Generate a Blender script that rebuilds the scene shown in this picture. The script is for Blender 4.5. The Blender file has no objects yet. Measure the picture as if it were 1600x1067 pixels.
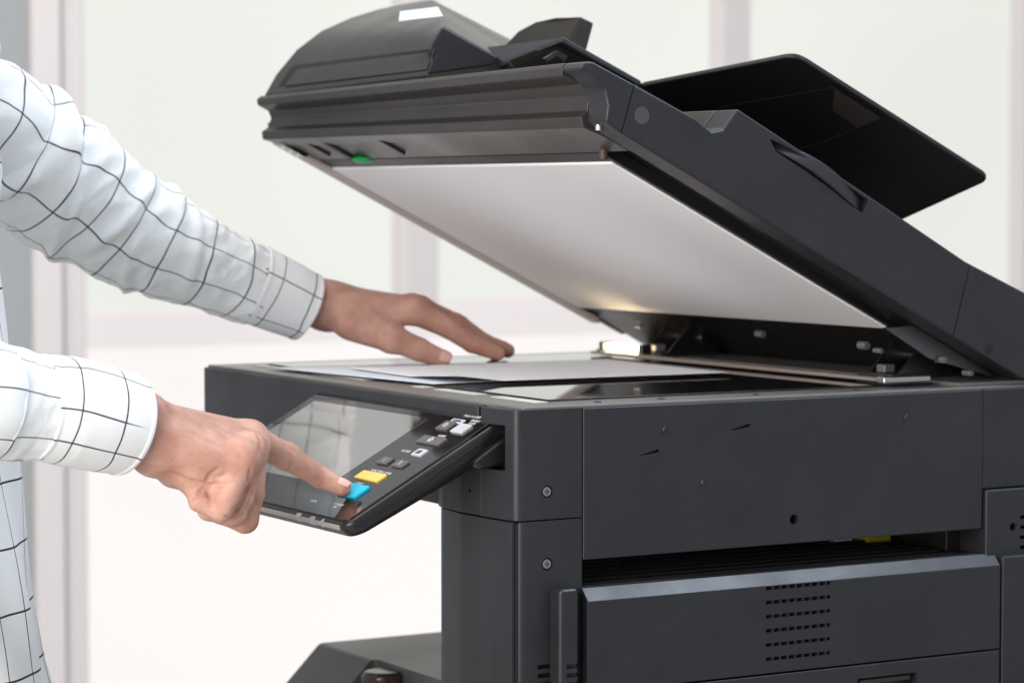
import bpy, bmesh, math, random
import numpy as np
from mathutils import Vector
random.seed(7); rng = np.random.RandomState(11)
S = bpy.context.scene
COL = S.collection
# ------------------------------------------------------------------ camera
FPX, HOR, CX, CY = 4190.0, 305.0, 800.0, 533.5          # focal length / horizon in photo pixels (1600 wide)
th = math.atan((CY-HOR)/FPX)
Fh = np.array([.5, .866, 0.]); Fh /= np.linalg.norm(Fh)
Rt = np.array([Fh[1], -Fh[0], 0.])
FW = Fh*math.cos(th)-np.array([0, 0, 1.])*math.sin(th)
UP = np.cross(Rt, FW)
CAM = np.array([-1.04363473, -1.74149881, 0.16155386])
cd = bpy.data.cameras.new('camera'); cam = bpy.data.objects.new('camera', cd); COL.objects.link(cam)
cd.sensor_width = 36; cd.lens = 36*FPX/1600; cd.clip_start = .05; cd.clip_end = 200
cd.dof.use_dof = True; cd.dof.focus_distance = 2.02; cd.dof.aperture_fstop = 9.0; cd.dof.aperture_blades = 0
cam.location = CAM
cam.rotation_euler = (math.pi/2-th, 0, -math.atan2(Fh[0], Fh[1]))
S.camera = cam
S.view_settings.view_transform = 'Standard'; S.view_settings.look = 'None'
S.view_settings.exposure = 0; S.view_settings.gamma = 1; S.view_settings.use_curve_mapping = False
# ------------------------------------------------------------------ light
W = bpy.data.worlds.new('World'); S.world = W; W.use_nodes = True
bg = W.node_tree.nodes['Background']; bg.inputs[0].default_value = (.93, .96, 1.0, 1); bg.inputs[1].default_value = .56
def area(name, loc, target, size, sy, power, col):
    l = bpy.data.lights.new(name, 'AREA'); l.shape = 'RECTANGLE'; l.size = size; l.size_y = sy; l.energy = power; l.color = col
    o = bpy.data.objects.new(name, l); COL.objects.link(o); o.location = loc
    d = Vector(target)-Vector(loc); o.rotation_euler = d.to_track_quat('-Z', 'Y').to_euler(); return o
area('warm_fill_light', (-1.75, -.75, .32), (0, .2, -.02), 1.3, 1.3, 44, (1.0, .92, .85))  # added warm fill for the copier front and lid pad, not a window
area('hand_fill_light', (-1.0, -.95, .42), (-.25, .05, 0), .4, .4, 2.0, (1.0, .97, .94))  # added fill that favours the near hand, no lamp stands here
area('ceiling_light', (-.3, .6, 2.2), (0, .2, 0), 2.0, 2.0, 36, (1.0, .985, .965))
area('door_glint_light', (1.25, -.62, 1.7), (.2, 0, -.14), .7, .7, 29, (.74, .85, 1.0))  # added cool source, aimed to glint along the side door's top edge
area('partition_fill_light', (.9, .9, 2.6), (.8, 3.0, .6), 2.5, 1.0, 26, (1.0, .97, .96))  # added unseen lamp that brightens the partition frames
# ------------------------------------------------------------------ helpers
def ray(p): return FW+Rt*(p[0]-CX)/FPX-UP*(p[1]-CY)/FPX
def hit(px, py, ax, v):
    r = ray((px, py)); t = (v-CAM[ax])/r[ax]; return CAM+r*t
def hplane(px, py, P0, n):
    r = ray((px, py)); t = (np.array(P0)-CAM).dot(n)/r.dot(n); return CAM+r*t
def J(px, py, y): return hit(px, py, 1, y)          # point seen at a pixel, at depth plane Y=y

MATS = {}
def mat(name, col, rough=.5, metal=0, spec=.5, bump=0, bscale=900, coat=0, emis=None, estr=0, sss=0, var=0, vscale=6, alpha=1, trans=0, ior=1.45):
    m = bpy.data.materials.new(name); m.use_nodes = True; nt = m.node_tree; b = nt.nodes['Principled BSDF']
    b.inputs['Base Color'].default_value = (*col, 1); b.inputs['Roughness'].default_value = rough
    b.inputs['Metallic'].default_value = metal; b.inputs['Specular IOR Level'].default_value = spec
    b.inputs['Coat Weight'].default_value = coat; b.inputs['IOR'].default_value = ior
    b.inputs['Transmission Weight'].default_value = trans
    if emis: b.inputs['Emission Color'].default_value = (*emis, 1); b.inputs['Emission Strength'].default_value = estr
    if sss:
        b.inputs['Subsurface Weight'].default_value = sss; b.inputs['Subsurface Scale'].default_value = .006
        b.inputs['Subsurface Radius'].default_value = (1, .35, .2)
    tc = nt.nodes.new('ShaderNodeTexCoord')
    if bump:
        n = nt.nodes.new('ShaderNodeTexNoise'); n.inputs['Scale'].default_value = bscale; n.inputs['Detail'].default_value = 3
        bm = nt.nodes.new('ShaderNodeBump'); bm.inputs['Strength'].default_value = bump; bm.inputs['Distance'].default_value = .0004
        nt.links.new(tc.outputs['Object'], n.inputs['Vector']); nt.links.new(n.outputs['Fac'], bm.inputs['Height']); nt.links.new(bm.outputs[0], b.inputs['Normal'])
    if var:
        n = nt.nodes.new('ShaderNodeTexNoise'); n.inputs['Scale'].default_value = vscale; n.inputs['Detail'].default_value = 6; n.inputs['Roughness'].default_value = .65
        r = nt.nodes.new('ShaderNodeMapRange'); r.inputs['From Min'].default_value = .3; r.inputs['From Max'].default_value = .7
        r.inputs['To Min'].default_value = rough-var; r.inputs['To Max'].default_value = rough+var
        nt.links.new(tc.outputs['Object'], n.inputs['Vector']); nt.links.new(n.outputs['Fac'], r.inputs['Value']); nt.links.new(r.outputs[0], b.inputs['Roughness'])
    MATS[name] = m; return m
PL = mat('charcoal_plastic', (.0175, .0182, .0225), .38, bump=.22, bscale=1300, var=.08, vscale=9)
PL2 = mat('charcoal_plastic_warm_lit', (.030, .0262, .0248), .34, bump=.18, bscale=1400, var=.07, vscale=9)  # same plastic in a browner copy, warm light mixed into its colour
PLB = mat('black_plastic', (.008, .008, .009), .4, var=.06)
PLD = mat('dark_interior', (.006, .006, .006), .6)
GLB = mat('panel_black_gloss', (.006, .005, .005), .09, coat=.6, var=.04, vscale=30)
PAD = mat('white_platen_sheet', (.88, .87, .89), .75, spec=.15)
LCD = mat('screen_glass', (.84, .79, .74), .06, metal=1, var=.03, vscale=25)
GLS = mat('platen_glass', (.015, .017, .018), .03, coat=.3)
BEZ = mat('platen_bezel', (.16, .155, .15), .3)
WHT = mat('white_plastic', (.78, .78, .80), .4)
STR = mat('cream_strip', (.72, .72, .68), .35)
MET = mat('steel', (.5, .5, .5), .32, metal=1)
SCR = mat('screw_zinc', (.17, .17, .18), .4, metal=.3)
METD = mat('dark_steel', (.16, .16, .17), .35, metal=1)
GRN = mat('green_plastic', (.01, .35, .08), .4)
YEL = mat('yellow_key', (.80, .57, .13), .4)
CYN = mat('cyan_key', (.01, .48, .68), .35)
KEY = mat('grey_key', (.11, .10, .10), .3)
KEYW = mat('pale_key', (.50, .52, .57), .35)
IND = mat('indicator_smoke', (.30, .30, .31), .3)
INK = mat('white_print', (.62, .62, .62), .5)
PAP = mat('paper_white', (.88, .88, .90), .7)
PAPB = mat('paper_pale_blue', (.76, .79, .86), .7)
SKIN = mat('skin', (.50, .285, .205), .48, sss=.35, spec=.4)
NAIL = mat('fingernail', (.72, .43, .38), .28, coat=.2)
FRM = mat('partition_frame_paint', (.80, .745, .74), .6)
GRY = mat('grey_curtain', (.40, .42, .43), .8)
FLR = mat('floor', (.5, .49, .47), .5)
LBL = mat('pale_label', (.66, .68, .75), .4)
YLT = mat('yellow_part', (.55, .5, .03), .4)
HAIR = mat('hair', (.01, .008, .007), .5)
TRS = mat('trousers', (.03, .035, .05), .8)
# skin: reddish mottling, pores and fine creases
for M_ in (PL, PL2):
    nt = M_.node_tree; b = nt.nodes['Principled BSDF']; tc = nt.nodes.new('ShaderNodeTexCoord'); c0_ = tuple(b.inputs['Base Color'].default_value)[:3]
    n = nt.nodes.new('ShaderNodeTexNoise'); n.inputs['Scale'].default_value = 14; n.inputs['Detail'].default_value = 9; n.inputs['Roughness'].default_value = .75
    c = nt.nodes.new('ShaderNodeValToRGB'); c.color_ramp.elements[0].position = .35; c.color_ramp.elements[1].position = .72
    c.color_ramp.elements[0].color = (*[v*.88 for v in c0_], 1); c.color_ramp.elements[1].color = (*[v*1.25+.001 for v in c0_], 1)
    nt.links.new(tc.outputs['Object'], n.inputs['Vector']); nt.links.new(n.outputs['Fac'], c.inputs[0]); nt.links.new(c.outputs[0], b.inputs['Base Color'])
nt = SKIN.node_tree; b = nt.nodes['Principled BSDF']; tc = nt.nodes.new('ShaderNodeTexCoord')
n1 = nt.nodes.new('ShaderNodeTexNoise'); n1.inputs['Scale'].default_value = 55; n1.inputs['Detail'].default_value = 4
cr = nt.nodes.new('ShaderNodeValToRGB'); cr.color_ramp.elements[0].position = .32; cr.color_ramp.elements[1].position = .7
cr.color_ramp.elements[0].color = (.46, .235, .175, 1); cr.color_ramp.elements[1].color = (.59, .355, .285, 1)
nt.links.new(tc.outputs['Object'], n1.inputs['Vector']); nt.links.new(n1.outputs['Fac'], cr.inputs[0]); nt.links.new(cr.outputs[0], b.inputs['Base Color'])
n2 = nt.nodes.new('ShaderNodeTexVoronoi'); n2.inputs['Scale'].default_value = 650; n2.feature = 'DISTANCE_TO_EDGE'
n3 = nt.nodes.new('ShaderNodeTexNoise'); n3.inputs['Scale'].default_value = 160; n3.inputs['Detail'].default_value = 6
mx = nt.nodes.new('ShaderNodeMath'); mx.operation = 'MULTIPLY_ADD'; mx.inputs[1].default_value = .5
bp = nt.nodes.new('ShaderNodeBump'); bp.inputs['Strength'].default_value = .75; bp.inputs['Distance'].default_value = .0007
nt.links.new(tc.outputs['Object'], n2.inputs['Vector']); nt.links.new(tc.outputs['Object'], n3.inputs['Vector'])
nt.links.new(n2.outputs['Distance'], mx.inputs[0]); nt.links.new(n3.outputs['Fac'], mx.inputs[2])
n4 = nt.nodes.new('ShaderNodeTexVoronoi'); n4.inputs['Scale'].default_value = 260; n4.feature = 'DISTANCE_TO_EDGE'
mp = nt.nodes.new('ShaderNodeMapping'); mp.inputs['Scale'].default_value = (.55, 1, 1.3); nt.links.new(tc.outputs['Object'], mp.inputs[0]); nt.links.new(mp.outputs[0], n4.inputs['Vector'])
m2 = nt.nodes.new('ShaderNodeMath'); m2.operation = 'MULTIPLY_ADD'; m2.inputs[1].default_value = .35
nt.links.new(n4.outputs['Distance'], m2.inputs[0]); nt.links.new(mx.outputs[0], m2.inputs[2])
nt.links.new(m2.outputs[0], bp.inputs['Height']); nt.links.new(bp.outputs[0], b.inputs['Normal'])
# shirt cloth: woven white with thin dark grid from the cloth's own UVs (metres)
def shirt_mat(name, linecol, width=.0010, pitch=.036):
    m = mat(name, (.83, .84, .855), .85, spec=.2); nt = m.node_tree; b = nt.nodes['Principled BSDF']
    b.inputs['Subsurface Weight'].default_value = .15; b.inputs['Subsurface Scale'].default_value = .004
    uv = nt.nodes.new('ShaderNodeUVMap'); sp = nt.nodes.new('ShaderNodeSeparateXYZ')
    nz = nt.nodes.new('ShaderNodeTexNoise'); nz.inputs['Scale'].default_value = 500
    nt.links.new(uv.outputs[0], sp.inputs[0]); nt.links.new(uv.outputs[0], nz.inputs['Vector'])
    res = []
    for ax in (0, 1):
        a = nt.nodes.new('ShaderNodeMath'); a.operation = 'PINGPONG'; a.inputs[1].default_value = pitch/2
        nt.links.new(sp.outputs[ax], a.inputs[0])
        c = nt.nodes.new('ShaderNodeMapRange'); c.interpolation_type = 'SMOOTHSTEP'
        c.inputs['From Min'].default_value = width*.45; c.inputs['From Max'].default_value = width*.75
        nt.links.new(a.outputs[0], c.inputs['Value']); res.append(c)
    mn = nt.nodes.new('ShaderNodeMath'); mn.operation = 'MINIMUM'
    nt.links.new(res[0].outputs[0], mn.inputs[0]); nt.links.new(res[1].outputs[0], mn.inputs[1])
    mix = nt.nodes.new('ShaderNodeMix'); mix.data_type = 'RGBA'
    mix.inputs[6].default_value = (*linecol, 1); mix.inputs[7].default_value = (.83, .84, .855, 1)
    nt.links.new(mn.outputs[0], mix.inputs[0]); nt.links.new(mix.outputs[2], b.inputs['Base Color'])
    bp = nt.nodes.new('ShaderNodeBump'); bp.inputs['Strength'].default_value = .25; bp.inputs['Distance'].default_value = .0004
    nt.links.new(nz.outputs['Fac'], bp.inputs['Height']); nt.links.new(bp.outputs[0], b.inputs['Normal'])
    return m
SHIRT = shirt_mat('checked_shirt_cloth', (.035, .03, .045))
LIN = mat('shirt_lining', (.75, .78, .62), .9)

def link(name, me, m, parent=None, smooth=True):
    o = bpy.data.objects.new(name, me); COL.objects.link(o)
    for mm in (m if isinstance(m, (list, tuple)) else [m]): me.materials.append(mm)
    if parent: o.parent = parent
    if smooth: me.polygons.foreach_set('use_smooth', [True]*len(me.polygons))
    return o
def finish(bm, name, m, parent, bev=.0, seg=3, smooth=None):
    bmesh.ops.recalc_face_normals(bm, faces=bm.faces)
    me = bpy.data.meshes.new(name); bm.to_mesh(me); bm.free()
    o = link(name, me, m, parent, smooth=False)
    if bev:
        md = o.modifiers.new('bevel', 'BEVEL'); md.width = bev; md.segments = seg; md.limit_method = 'ANGLE'; md.angle_limit = math.radians(28); md.harden_normals = True
        me.polygons.foreach_set('use_smooth', [True]*len(me.polygons))
    if smooth:
        me.polygons.foreach_set('use_smooth', [True]*len(me.polygons))
    return o
def add_box(bm, x0, x1, y0, y1, z0, z1):
    v = [bm.verts.new((x, y, z)) for z in (z0, z1) for (x, y) in ((x0, y0), (x1, y0), (x1, y1), (x0, y1))]
    for f in ((0, 3, 2, 1), (4, 5, 6, 7), (0, 1, 5, 4), (1, 2, 6, 5), (2, 3, 7, 6), (3, 0, 4, 7)): bm.faces.new([v[i] for i in f])
def box(name, r, m, parent, bev=.002, seg=3):
    bm = bmesh.new(); add_box(bm, *r); return finish(bm, name, m, parent, bev, seg)
def add_loft(bm, rings, cap=True):
    R = [[bm.verts.new(tuple(p)) for p in r] for r in rings]; n = len(R[0])
    for a, c in zip(R[:-1], R[1:]):
        for i in range(n): bm.faces.new((a[i], a[(i+1) % n], c[(i+1) % n], c[i]))
    if cap: bm.faces.new(R[0][::-1]); bm.faces.new(R[-1])
def prism(name, pts, axis, a, b_, m, parent, bev=.0015, seg=3):
    """pts: 2-D outline in the two other axes, extruded along axis from a to b_"""
    def P(p, t):
        q = list(p); q.insert(axis, t); return q
    bm = bmesh.new(); add_loft(bm, [[P(p, a) for p in pts], [P(p, b_) for p in pts]]); return finish(bm, name, m, parent, bev, seg)
def cyl(bm, c, axis, r, h0, h1, n=24):
    c = list(c); rings = []
    for h in (h0, h1):
        rr = []
        for i in range(n):
            a = 2*math.pi*i/n; q = [0, 0, 0]; o = [k for k in range(3) if k != axis]
            q[axis] = h; q[o[0]] = c[o[0]]+r*math.cos(a); q[o[1]] = c[o[1]]+r*math.sin(a); rr.append(q)
        rings.append(rr)
    add_loft(bm, rings)
def cut(o, bm):
    """subtract the closed shapes in bm from o, and bake the result"""
    bmesh.ops.recalc_face_normals(bm, faces=bm.faces)
    me = bpy.data.meshes.new('c'); bm.to_mesh(me); bm.free(); c = bpy.data.objects.new('c', me); COL.objects.link(c)
    md = o.modifiers.new('cut', 'BOOLEAN'); md.object = c; md.solver = 'EXACT'; md.operation = 'DIFFERENCE'
    bpy.context.view_layer.update(); dg = bpy.context.evaluated_depsgraph_get()
    ne = bpy.data.meshes.new_from_object(o.evaluated_get(dg)); o.modifiers.clear(); old = o.data; o.data = ne
    bpy.data.objects.remove(c); bpy.data.meshes.remove(me)
def empty(name, loc, label, cat, group=None):
    o = bpy.data.objects.new(name, None); COL.objects.link(o); o.location = loc; o.empty_display_size = .05
    bpy.context.view_layer.update()
    o['label'] = label; o['category'] = cat
    if group: o['group'] = group
    return o
def structure(o): o['kind'] = 'structure'; return o

# ------------------------------------------------------------------ setting: floor + glazed partition
bm = bmesh.new(); add_box(bm, -6, 9, -5, 6, -1.15, -1.12)
structure(finish(bm, 'floor', FLR, None))
YW = 3.0
def wx(px): return hit(px, 420, 1, YW)[0]
zr = lambda px, py: hit(px, py, 1, YW)[2]
part = empty('office_partition', (0, 0, 0), 'bright blurred partition of frosted cream panes in pale pinkish frames behind the copier', 'partition wall')
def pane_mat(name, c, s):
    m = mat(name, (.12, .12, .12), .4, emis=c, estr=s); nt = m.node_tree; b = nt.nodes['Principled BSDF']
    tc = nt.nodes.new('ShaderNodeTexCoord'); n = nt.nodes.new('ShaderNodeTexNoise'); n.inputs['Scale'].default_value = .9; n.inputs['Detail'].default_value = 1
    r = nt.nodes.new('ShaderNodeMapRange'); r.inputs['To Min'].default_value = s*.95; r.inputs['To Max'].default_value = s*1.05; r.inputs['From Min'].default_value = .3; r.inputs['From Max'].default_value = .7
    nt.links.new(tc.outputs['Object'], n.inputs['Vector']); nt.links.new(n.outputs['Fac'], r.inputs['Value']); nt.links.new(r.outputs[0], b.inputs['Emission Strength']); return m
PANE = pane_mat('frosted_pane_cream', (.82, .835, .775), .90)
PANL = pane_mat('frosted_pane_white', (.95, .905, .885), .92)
RAILG = pane_mat('rail_rose_glow', (.88, .81, .81), .84)  # frame rails: their brightness is put in as a glow of their own
xs = dict(a=wx(-900), b=wx(38), c=wx(86), d=wx(130), e=wx(612), f=wx(668), g=wx(1106), h=wx(1152), i=wx(1575), j=wx(1640), k=wx(2100))
ZT, ZB = 4.2, -1.12
zrail = zr(300, 487)
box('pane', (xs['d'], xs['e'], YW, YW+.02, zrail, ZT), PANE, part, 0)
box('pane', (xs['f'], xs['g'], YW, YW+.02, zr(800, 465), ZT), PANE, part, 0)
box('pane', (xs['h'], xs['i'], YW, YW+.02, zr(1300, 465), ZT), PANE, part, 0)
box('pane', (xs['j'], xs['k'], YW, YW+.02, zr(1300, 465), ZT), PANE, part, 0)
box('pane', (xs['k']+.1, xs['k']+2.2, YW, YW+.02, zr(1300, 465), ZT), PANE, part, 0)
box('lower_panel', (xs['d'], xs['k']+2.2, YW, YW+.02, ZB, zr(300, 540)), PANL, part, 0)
box('rail', (xs['e']+.001, xs['k']+2.2, YW-.009, YW+.019, zrail+.0005, zr(800, 465)), RAILG, part, 0)
box('rail', (xs['d'], xs['k']+2.2, YW-.01, YW+.02, zr(300, 540), zrail), RAILG, part, 0)
for (a, b2) in ((xs['b'], xs['c']), (xs['e'], xs['f']), (xs['g'], xs['h']), (xs['i'], xs['j']), (xs['k'], xs['k']+.1)):
    box('mullion', (a, b2, YW-.05, YW+.03, zrail if a > xs['d'] else ZB, ZT), FRM, part, .01)
box('mullion', (xs['c']+.004, xs['d'], YW-.02, YW+.03, ZB, ZT), FRM, part, .01)
box('mullion', (xs['c'], xs['c']+.004, YW-.035, YW+.03, ZB, ZT), METD, part, 0)
box('side_panel', (xs['a'], xs['b'], YW-.03, YW+.02, ZB, ZT), GRY, part, 0)
# ------------------------------------------------------------------ photocopier
cop = empty('photocopier', (.2, .3, -1.12), 'large charcoal office photocopier with its scanner lid raised and a tilted touch panel in front', 'photocopier')
def setp(o, p):
    """parent keeping world placement"""
    o.parent = p; o.matrix_parent_inverse = p.matrix_world.inverted()
_link = link
def link(name, me, m, parent=None, smooth=True):
    o = _link(name, me, m, None, smooth)
    if parent:
        bpy.context.view_layer.update(); setp(o, parent)
    return o
XF, XB, YL = -.030, .62, .597
# scanner unit: main side panel, front, corner piece
sc = box('scanner_body', (XF+.004, XB, .004, YL, -.0835, -.0005), PL, cop, .003)
sc['label'] = 'scanner housing under the glass'
top = box('platen_bezel', (XF+.004, XB, .004, YL, -.0015, .0015), BEZ, sc, .001)
# side panel with embossed bumps, slots and screw hole
sp = box('side_panel', (.0247, .4172, -.0005, .05, -.1175, -.0008), PL, cop, .0012)
bm = bmesh.new()
h = J(1240, 811, 0); cyl(bm, h, 1, .0042, -.01, .02)
for (a, b2) in (((1000, 711), (1028, 704)), ((1142, 672), (1170, 664))):
    A = J(*a, 0); B = J(*b2, 0); d = (B-A); 
    pts = [(A[0], A[2]-.0003), (B[0], B[2]-.0014), (B[0]+.0012, B[2]), (B[0], B[2]+.0014), (A[0], A[2]+.0003)]
    add_loft(bm, [[(p[0], -.01, p[1]) for p in pts], [(p[0], .012, p[1]) for p in pts]])
cut(sp, bm)
for (px, py) in ((1037, 671), (1097, 754), (1415, 652)):
    h = J(px, py, 0); bm = bmesh.new()
    bmesh.ops.create_uvsphere(bm, u_segments=20, v_segments=12, radius=.0028)
    for v in bm.verts: v.co = Vector((v.co.x*.7+h[0], v.co.y*.55-.0008, v.co.z+h[2]))
    finish(bm, 'locating_boss', PL, sp, smooth=True)
# rear column cover right of the side panel
rc = box('rear_cover', (.4187, XB+.02, -.004, .08, -.62, -.0850), PL, cop, .002)
box('scanner_rear_side', (.4179, XB, .0, .05, -.0842, -.0008), PL, cop, .001)
bm = bmesh.new(); h = J(1578, 822, 0); cyl(bm, h, 1, .0035, -.02, .02)
for i in range(6):
    add_box(bm, .4555, .50, -.02, .02, -.1115-.0085*i, -.1085-.0085*i)
cut(rc, bm)
def rounded(pts_r):
    """outline from (x, y, radius) corners"""
    out = []; n = len(pts_r)
    for i in range(n):
        x, y, r = pts_r[i]; p = np.array([x, y]); a = np.array(pts_r[i-1][:2])-p; c = np.array(pts_r[(i+1) % n][:2])-p
        if r <= 0: out.append((x, y)); continue
        a /= np.linalg.norm(a); c /= np.linalg.norm(c); ang = math.acos(np.clip(a.dot(c), -1, 1)); t = r/math.tan(ang/2)
        s, e = p+a*t, p+c*t
        for k in range(9):
            u = k/8; q = (1-u)**2*s+2*u*(1-u)*p+u*u*e; out.append(tuple(q))
    return out
# front corner piece (plan outline, X/Y), full scanner height; the front fascia is the long piece beside it
plan_c = rounded([(.0238, 0, .0004), (-.0345, 0, .0075), (-.0385, .03, .015), (-.0396, .0450, 0), (.0238, .045, 0)])
cp = prism('corner_cover', plan_c, 2, -.0842, -.0004, PL, cop, .0008)
fr = prism('front_fascia', rounded([(-.0338, .0606, 0), (-.031, YL+.0, .004), (0, YL, 0), (0, .0606, 0)]), 2, -.0836, -.0008, PL, cop, .0012)
# post: upper collar and lower column
plan_p = rounded([(.0236, .0005, .0004), (-.0345, .0005, .005), (-.0385, .03, .02), (-.040, .075, .04), (-.034, .128, .028), (.03, .14, .02), (.0236, .08, 0)])
plan_front = rounded([(-.0372, .0030, .0005), (-.0395, .03, .02), (-.0410, .075, .04), (-.035, .129, .028), (.03, .141, .02), (.02, .10, 0), (-.02, .0035, 0)])
post = prism('post_cover', plan_front, 2, -.62, -.0852, PL, cop, .0008)
side = prism('post_side_cover', rounded([(.0238, 0, .0004), (-.0362, 0, .006), (-.0345, .0022, 0), (.0238, .06, 0)]), 2, -.62, -.0852, PL, cop, .0006)
bm = bmesh.new(); h1 = J(855, 768, 0); cyl(bm, h1, 1, .0048, -.01, .0045); cut(cp, bm)
bm = bmesh.new(); h2 = J(855, 881, 0); cyl(bm, h2, 1, .0048, -.01, .0045)
for i in range(6): add_box(bm, -.0155, .0000, -.01, .006, J(850, 1041, 0)[2]-.0068*i-.0017, J(850, 1041, 0)[2]-.0068*i+.0017)
cut(side, bm)
def screw(h, parent, y=.0):
    bm = bmesh.new(); cyl(bm, h, 1, .0036, y-.0001, y+.0045, 28)
    o = finish(bm, 'screw', SCR, parent, .0004, 2)
    bm = bmesh.new()
    a, c = .0022, .0005; q = [(-a, -c), (-c, -c), (-c, -a), (c, -a), (c, -c), (a, -c), (a, c), (c, c), (c, a), (-c, a), (-c, c), (-a, c)]
    add_loft(bm, [[(h[0]+x, -.004, h[2]+z) for x, z in q], [(h[0]+x, y+.0016, h[2]+z) for x, z in q]])
    cut(o, bm)
screw(h1, cp); screw(h2, side)
bm = bmesh.new(); h3 = hit(740, 766, 0, -.037); cyl(bm, h3, 0, .0016, -.06, -.01); 
# small pin hole in the front under the panel
bm2 = bm
pin = prism('front_lower_fascia', rounded([(-.0396, .0452, .0), (-.0410, .075, .01), (-.0395, .108, .02), (-.034, .1285, .02), (-.01, .135, 0), (-.01, .0452, 0)]), 2, -.0842, -.02, PL, cop, .0006)
cut(pin, bm2)
# interior exit tray, seen through the slot between scanner and door
tr = prism('exit_tray', [(.0245, .012), (.4275, .012), (.4275, .46), (.30, .46), (.07, .17)], 2, -.30, -.1395, PLD, cop, .001)
for i in range(14):
    yy = .014+i*.018
    box('tray_rib', (max(.0255, .07+(yy-.17)*.8), .40, yy, yy+.004, -.1396, -.1376+.0003*i), PLD, tr, .0008, 2)
hq = J(1440, 838, .06)
box('yellow_clip', (.375, .400, .10, .13, -.1385, -.1225), YLT, tr, .001)
box('white_clip', (.350, .366, .11, .13, -.1385, -.1245), WHT, tr, .001)
box('tray_end_wall', (.404, .4185, .03, .35, -.1395, -.118), PLB, tr, .001)
# side door
zt, zb = -.1385, -.2180
prof = rounded([(-.011, zb, .001), (-.011, zt-.0095, .0015), (-.0022, zt, .0010), (.011, zt, 0), (.011, zb, 0)])
door = prism('side_door', [(p[0], p[1]) for p in prof], 0, .0222, .4285, PL, cop, .0012)
bm = bmesh.new()
for r_ in range(6):
    zz = J(1197, 919+22.1*r_, -.011)[2]
    x0 = J(1197, 912, -.011)[0]; x1 = J(1299, 912, -.011)[0]; n = 9; w = (x1-x0)/8.6
    for k in range(n):
        a = x0+w*k; bb = a+w*.84
        if k == 8: bb = a+w*.5
        add_box(bm, a, bb, -.03, -.006, zz-.00145, zz+.00145)
cut(door, bm)
d2 = prism('lower_door', rounded([(-.011, -.62, .001), (-.011, zb-.0016, .001), (.011, zb-.0016, 0), (.011, -.62, 0)]), 0, .0222, .4285, PL, cop, .0008)
bm = bmesh.new(); A = J(1340, 1060, -.011); B = J(1432, 1058, -.011); add_box(bm, A[0], B[0], -.03, .002, A[2]-.03, A[2]); cut(d2, bm)
bm = bmesh.new(); add_box(bm, A[0]+.004, B[0]-.004, -.0085, .0, A[2]-.006, A[2]-.002); finish(bm, 'door_latch', PL2, d2, .001)
box('door_backing', (.0215, .430, .0112, .03, -.62, -.141), PLD, cop, 0)
box('rear_lower_cover', (.4308, XB+.021, -.0115, .0, -.62, -.1408), PL, cop, .002)
# vertical grip left of the door
xa, xb = J(873, 925, -.012)[0], J(903, 925, -.012)[0]
grip = box('door_grip', (xa, xb, -.014, .004, -.62, J(888, 919, -.012)[2]), PL, cop, .0035, 4)
bm = bmesh.new()
for i in range(6): add_box(bm, xa+.006, xb+.002, -.03, -.009, J(888, 1041, -.014)[2]-.0068*i-.0017, J(888, 1041, -.014)[2]-.0068*i+.0017)
cut(grip, bm)
# main body below (left of the post) with its slanted front
ap = hit(497, 1003, 1, .56); zb2 = ap[2]; xf = ap[0]
body = prism('main_body', [(xf, zb2), (xf-.075, zb2-.075), (xf-.085, -.95), (XB, -.95), (XB, zb2), (.30, zb2), (.16, zb2)], 1, .150, .56, mat('mid_grey_plastic', (.085, .083, .082), .4, var=.05), cop, .004)
A = hit(571, 1031, 2, zb2); X1 = hit(610, 1036, 2, zb2)[0]
bm = bmesh.new(); pts = rounded([(xf-.3, .10, 0), (X1, .10, 0), (X1, A[1], .006), (xf-.3, A[1], 0)])
add_loft(bm, [[(p[0], p[1], -.50) for p in pts], [(p[0], p[1], zb2+.02) for p in pts]]); cut(body, bm)
RB = mat('glossy_brown_roller', (.05, .032, .024), .18)
bm = bmesh.new(); cyl(bm, (X1-.012, A[1]-.035, 0), 2, .020, -.48, zb2-.004, 40); finish(bm, 'guide_roller', RB, body, .006, 4)
box('cabinet', (-.02, XB, .02, .56, -1.08, -.55), PL, cop, .004)
for (x, y) in ((.03, .07), (.55, .07), (.03, .5), (.55, .5)):
    bm = bmesh.new(); cyl(bm, (x, y, 0), 2, .022, -1.12, -1.08); finish(bm, 'foot', PLB, cop, .002)
box('rear_column', (.44, XB, .05, .50, -.62, -.082), PLD, cop, .003)
# ---- platen glass and strips on top
gx0, gx1, gy0, gy1 = .020, .40, .045, .560
glass = box('platen_glass', (gx0, gx1, gy0, gy1, .0005, .0030), GLS, sc, .0004)
def top_strip(name, m, x0, x1, y0, y1, z0=.0015, z1=.0022): return box(name, (x0, x1, y0, y1, z0, z1), m, sc, .0002, 1)
for (ya, yb) in ((.035, .105), (.13, .20), (.22, .24), (.33, .43), (.47, .56)):
    top_strip('scale_strip', STR, .003, .014, ya, yb)
top_strip('rear_deck_strip', BEZ, .402, .53, .012, .59, .0014, .0045)
for (x, y) in ((.05, .02), (.20, .02), (.30, .02), (.11, .022)):
    bm = bmesh.new(); cyl(bm, (x, y, 0), 2, .003, .001, .0024); finish(bm, 'rest_pad', PL2, sc, .0008, 2)
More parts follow.
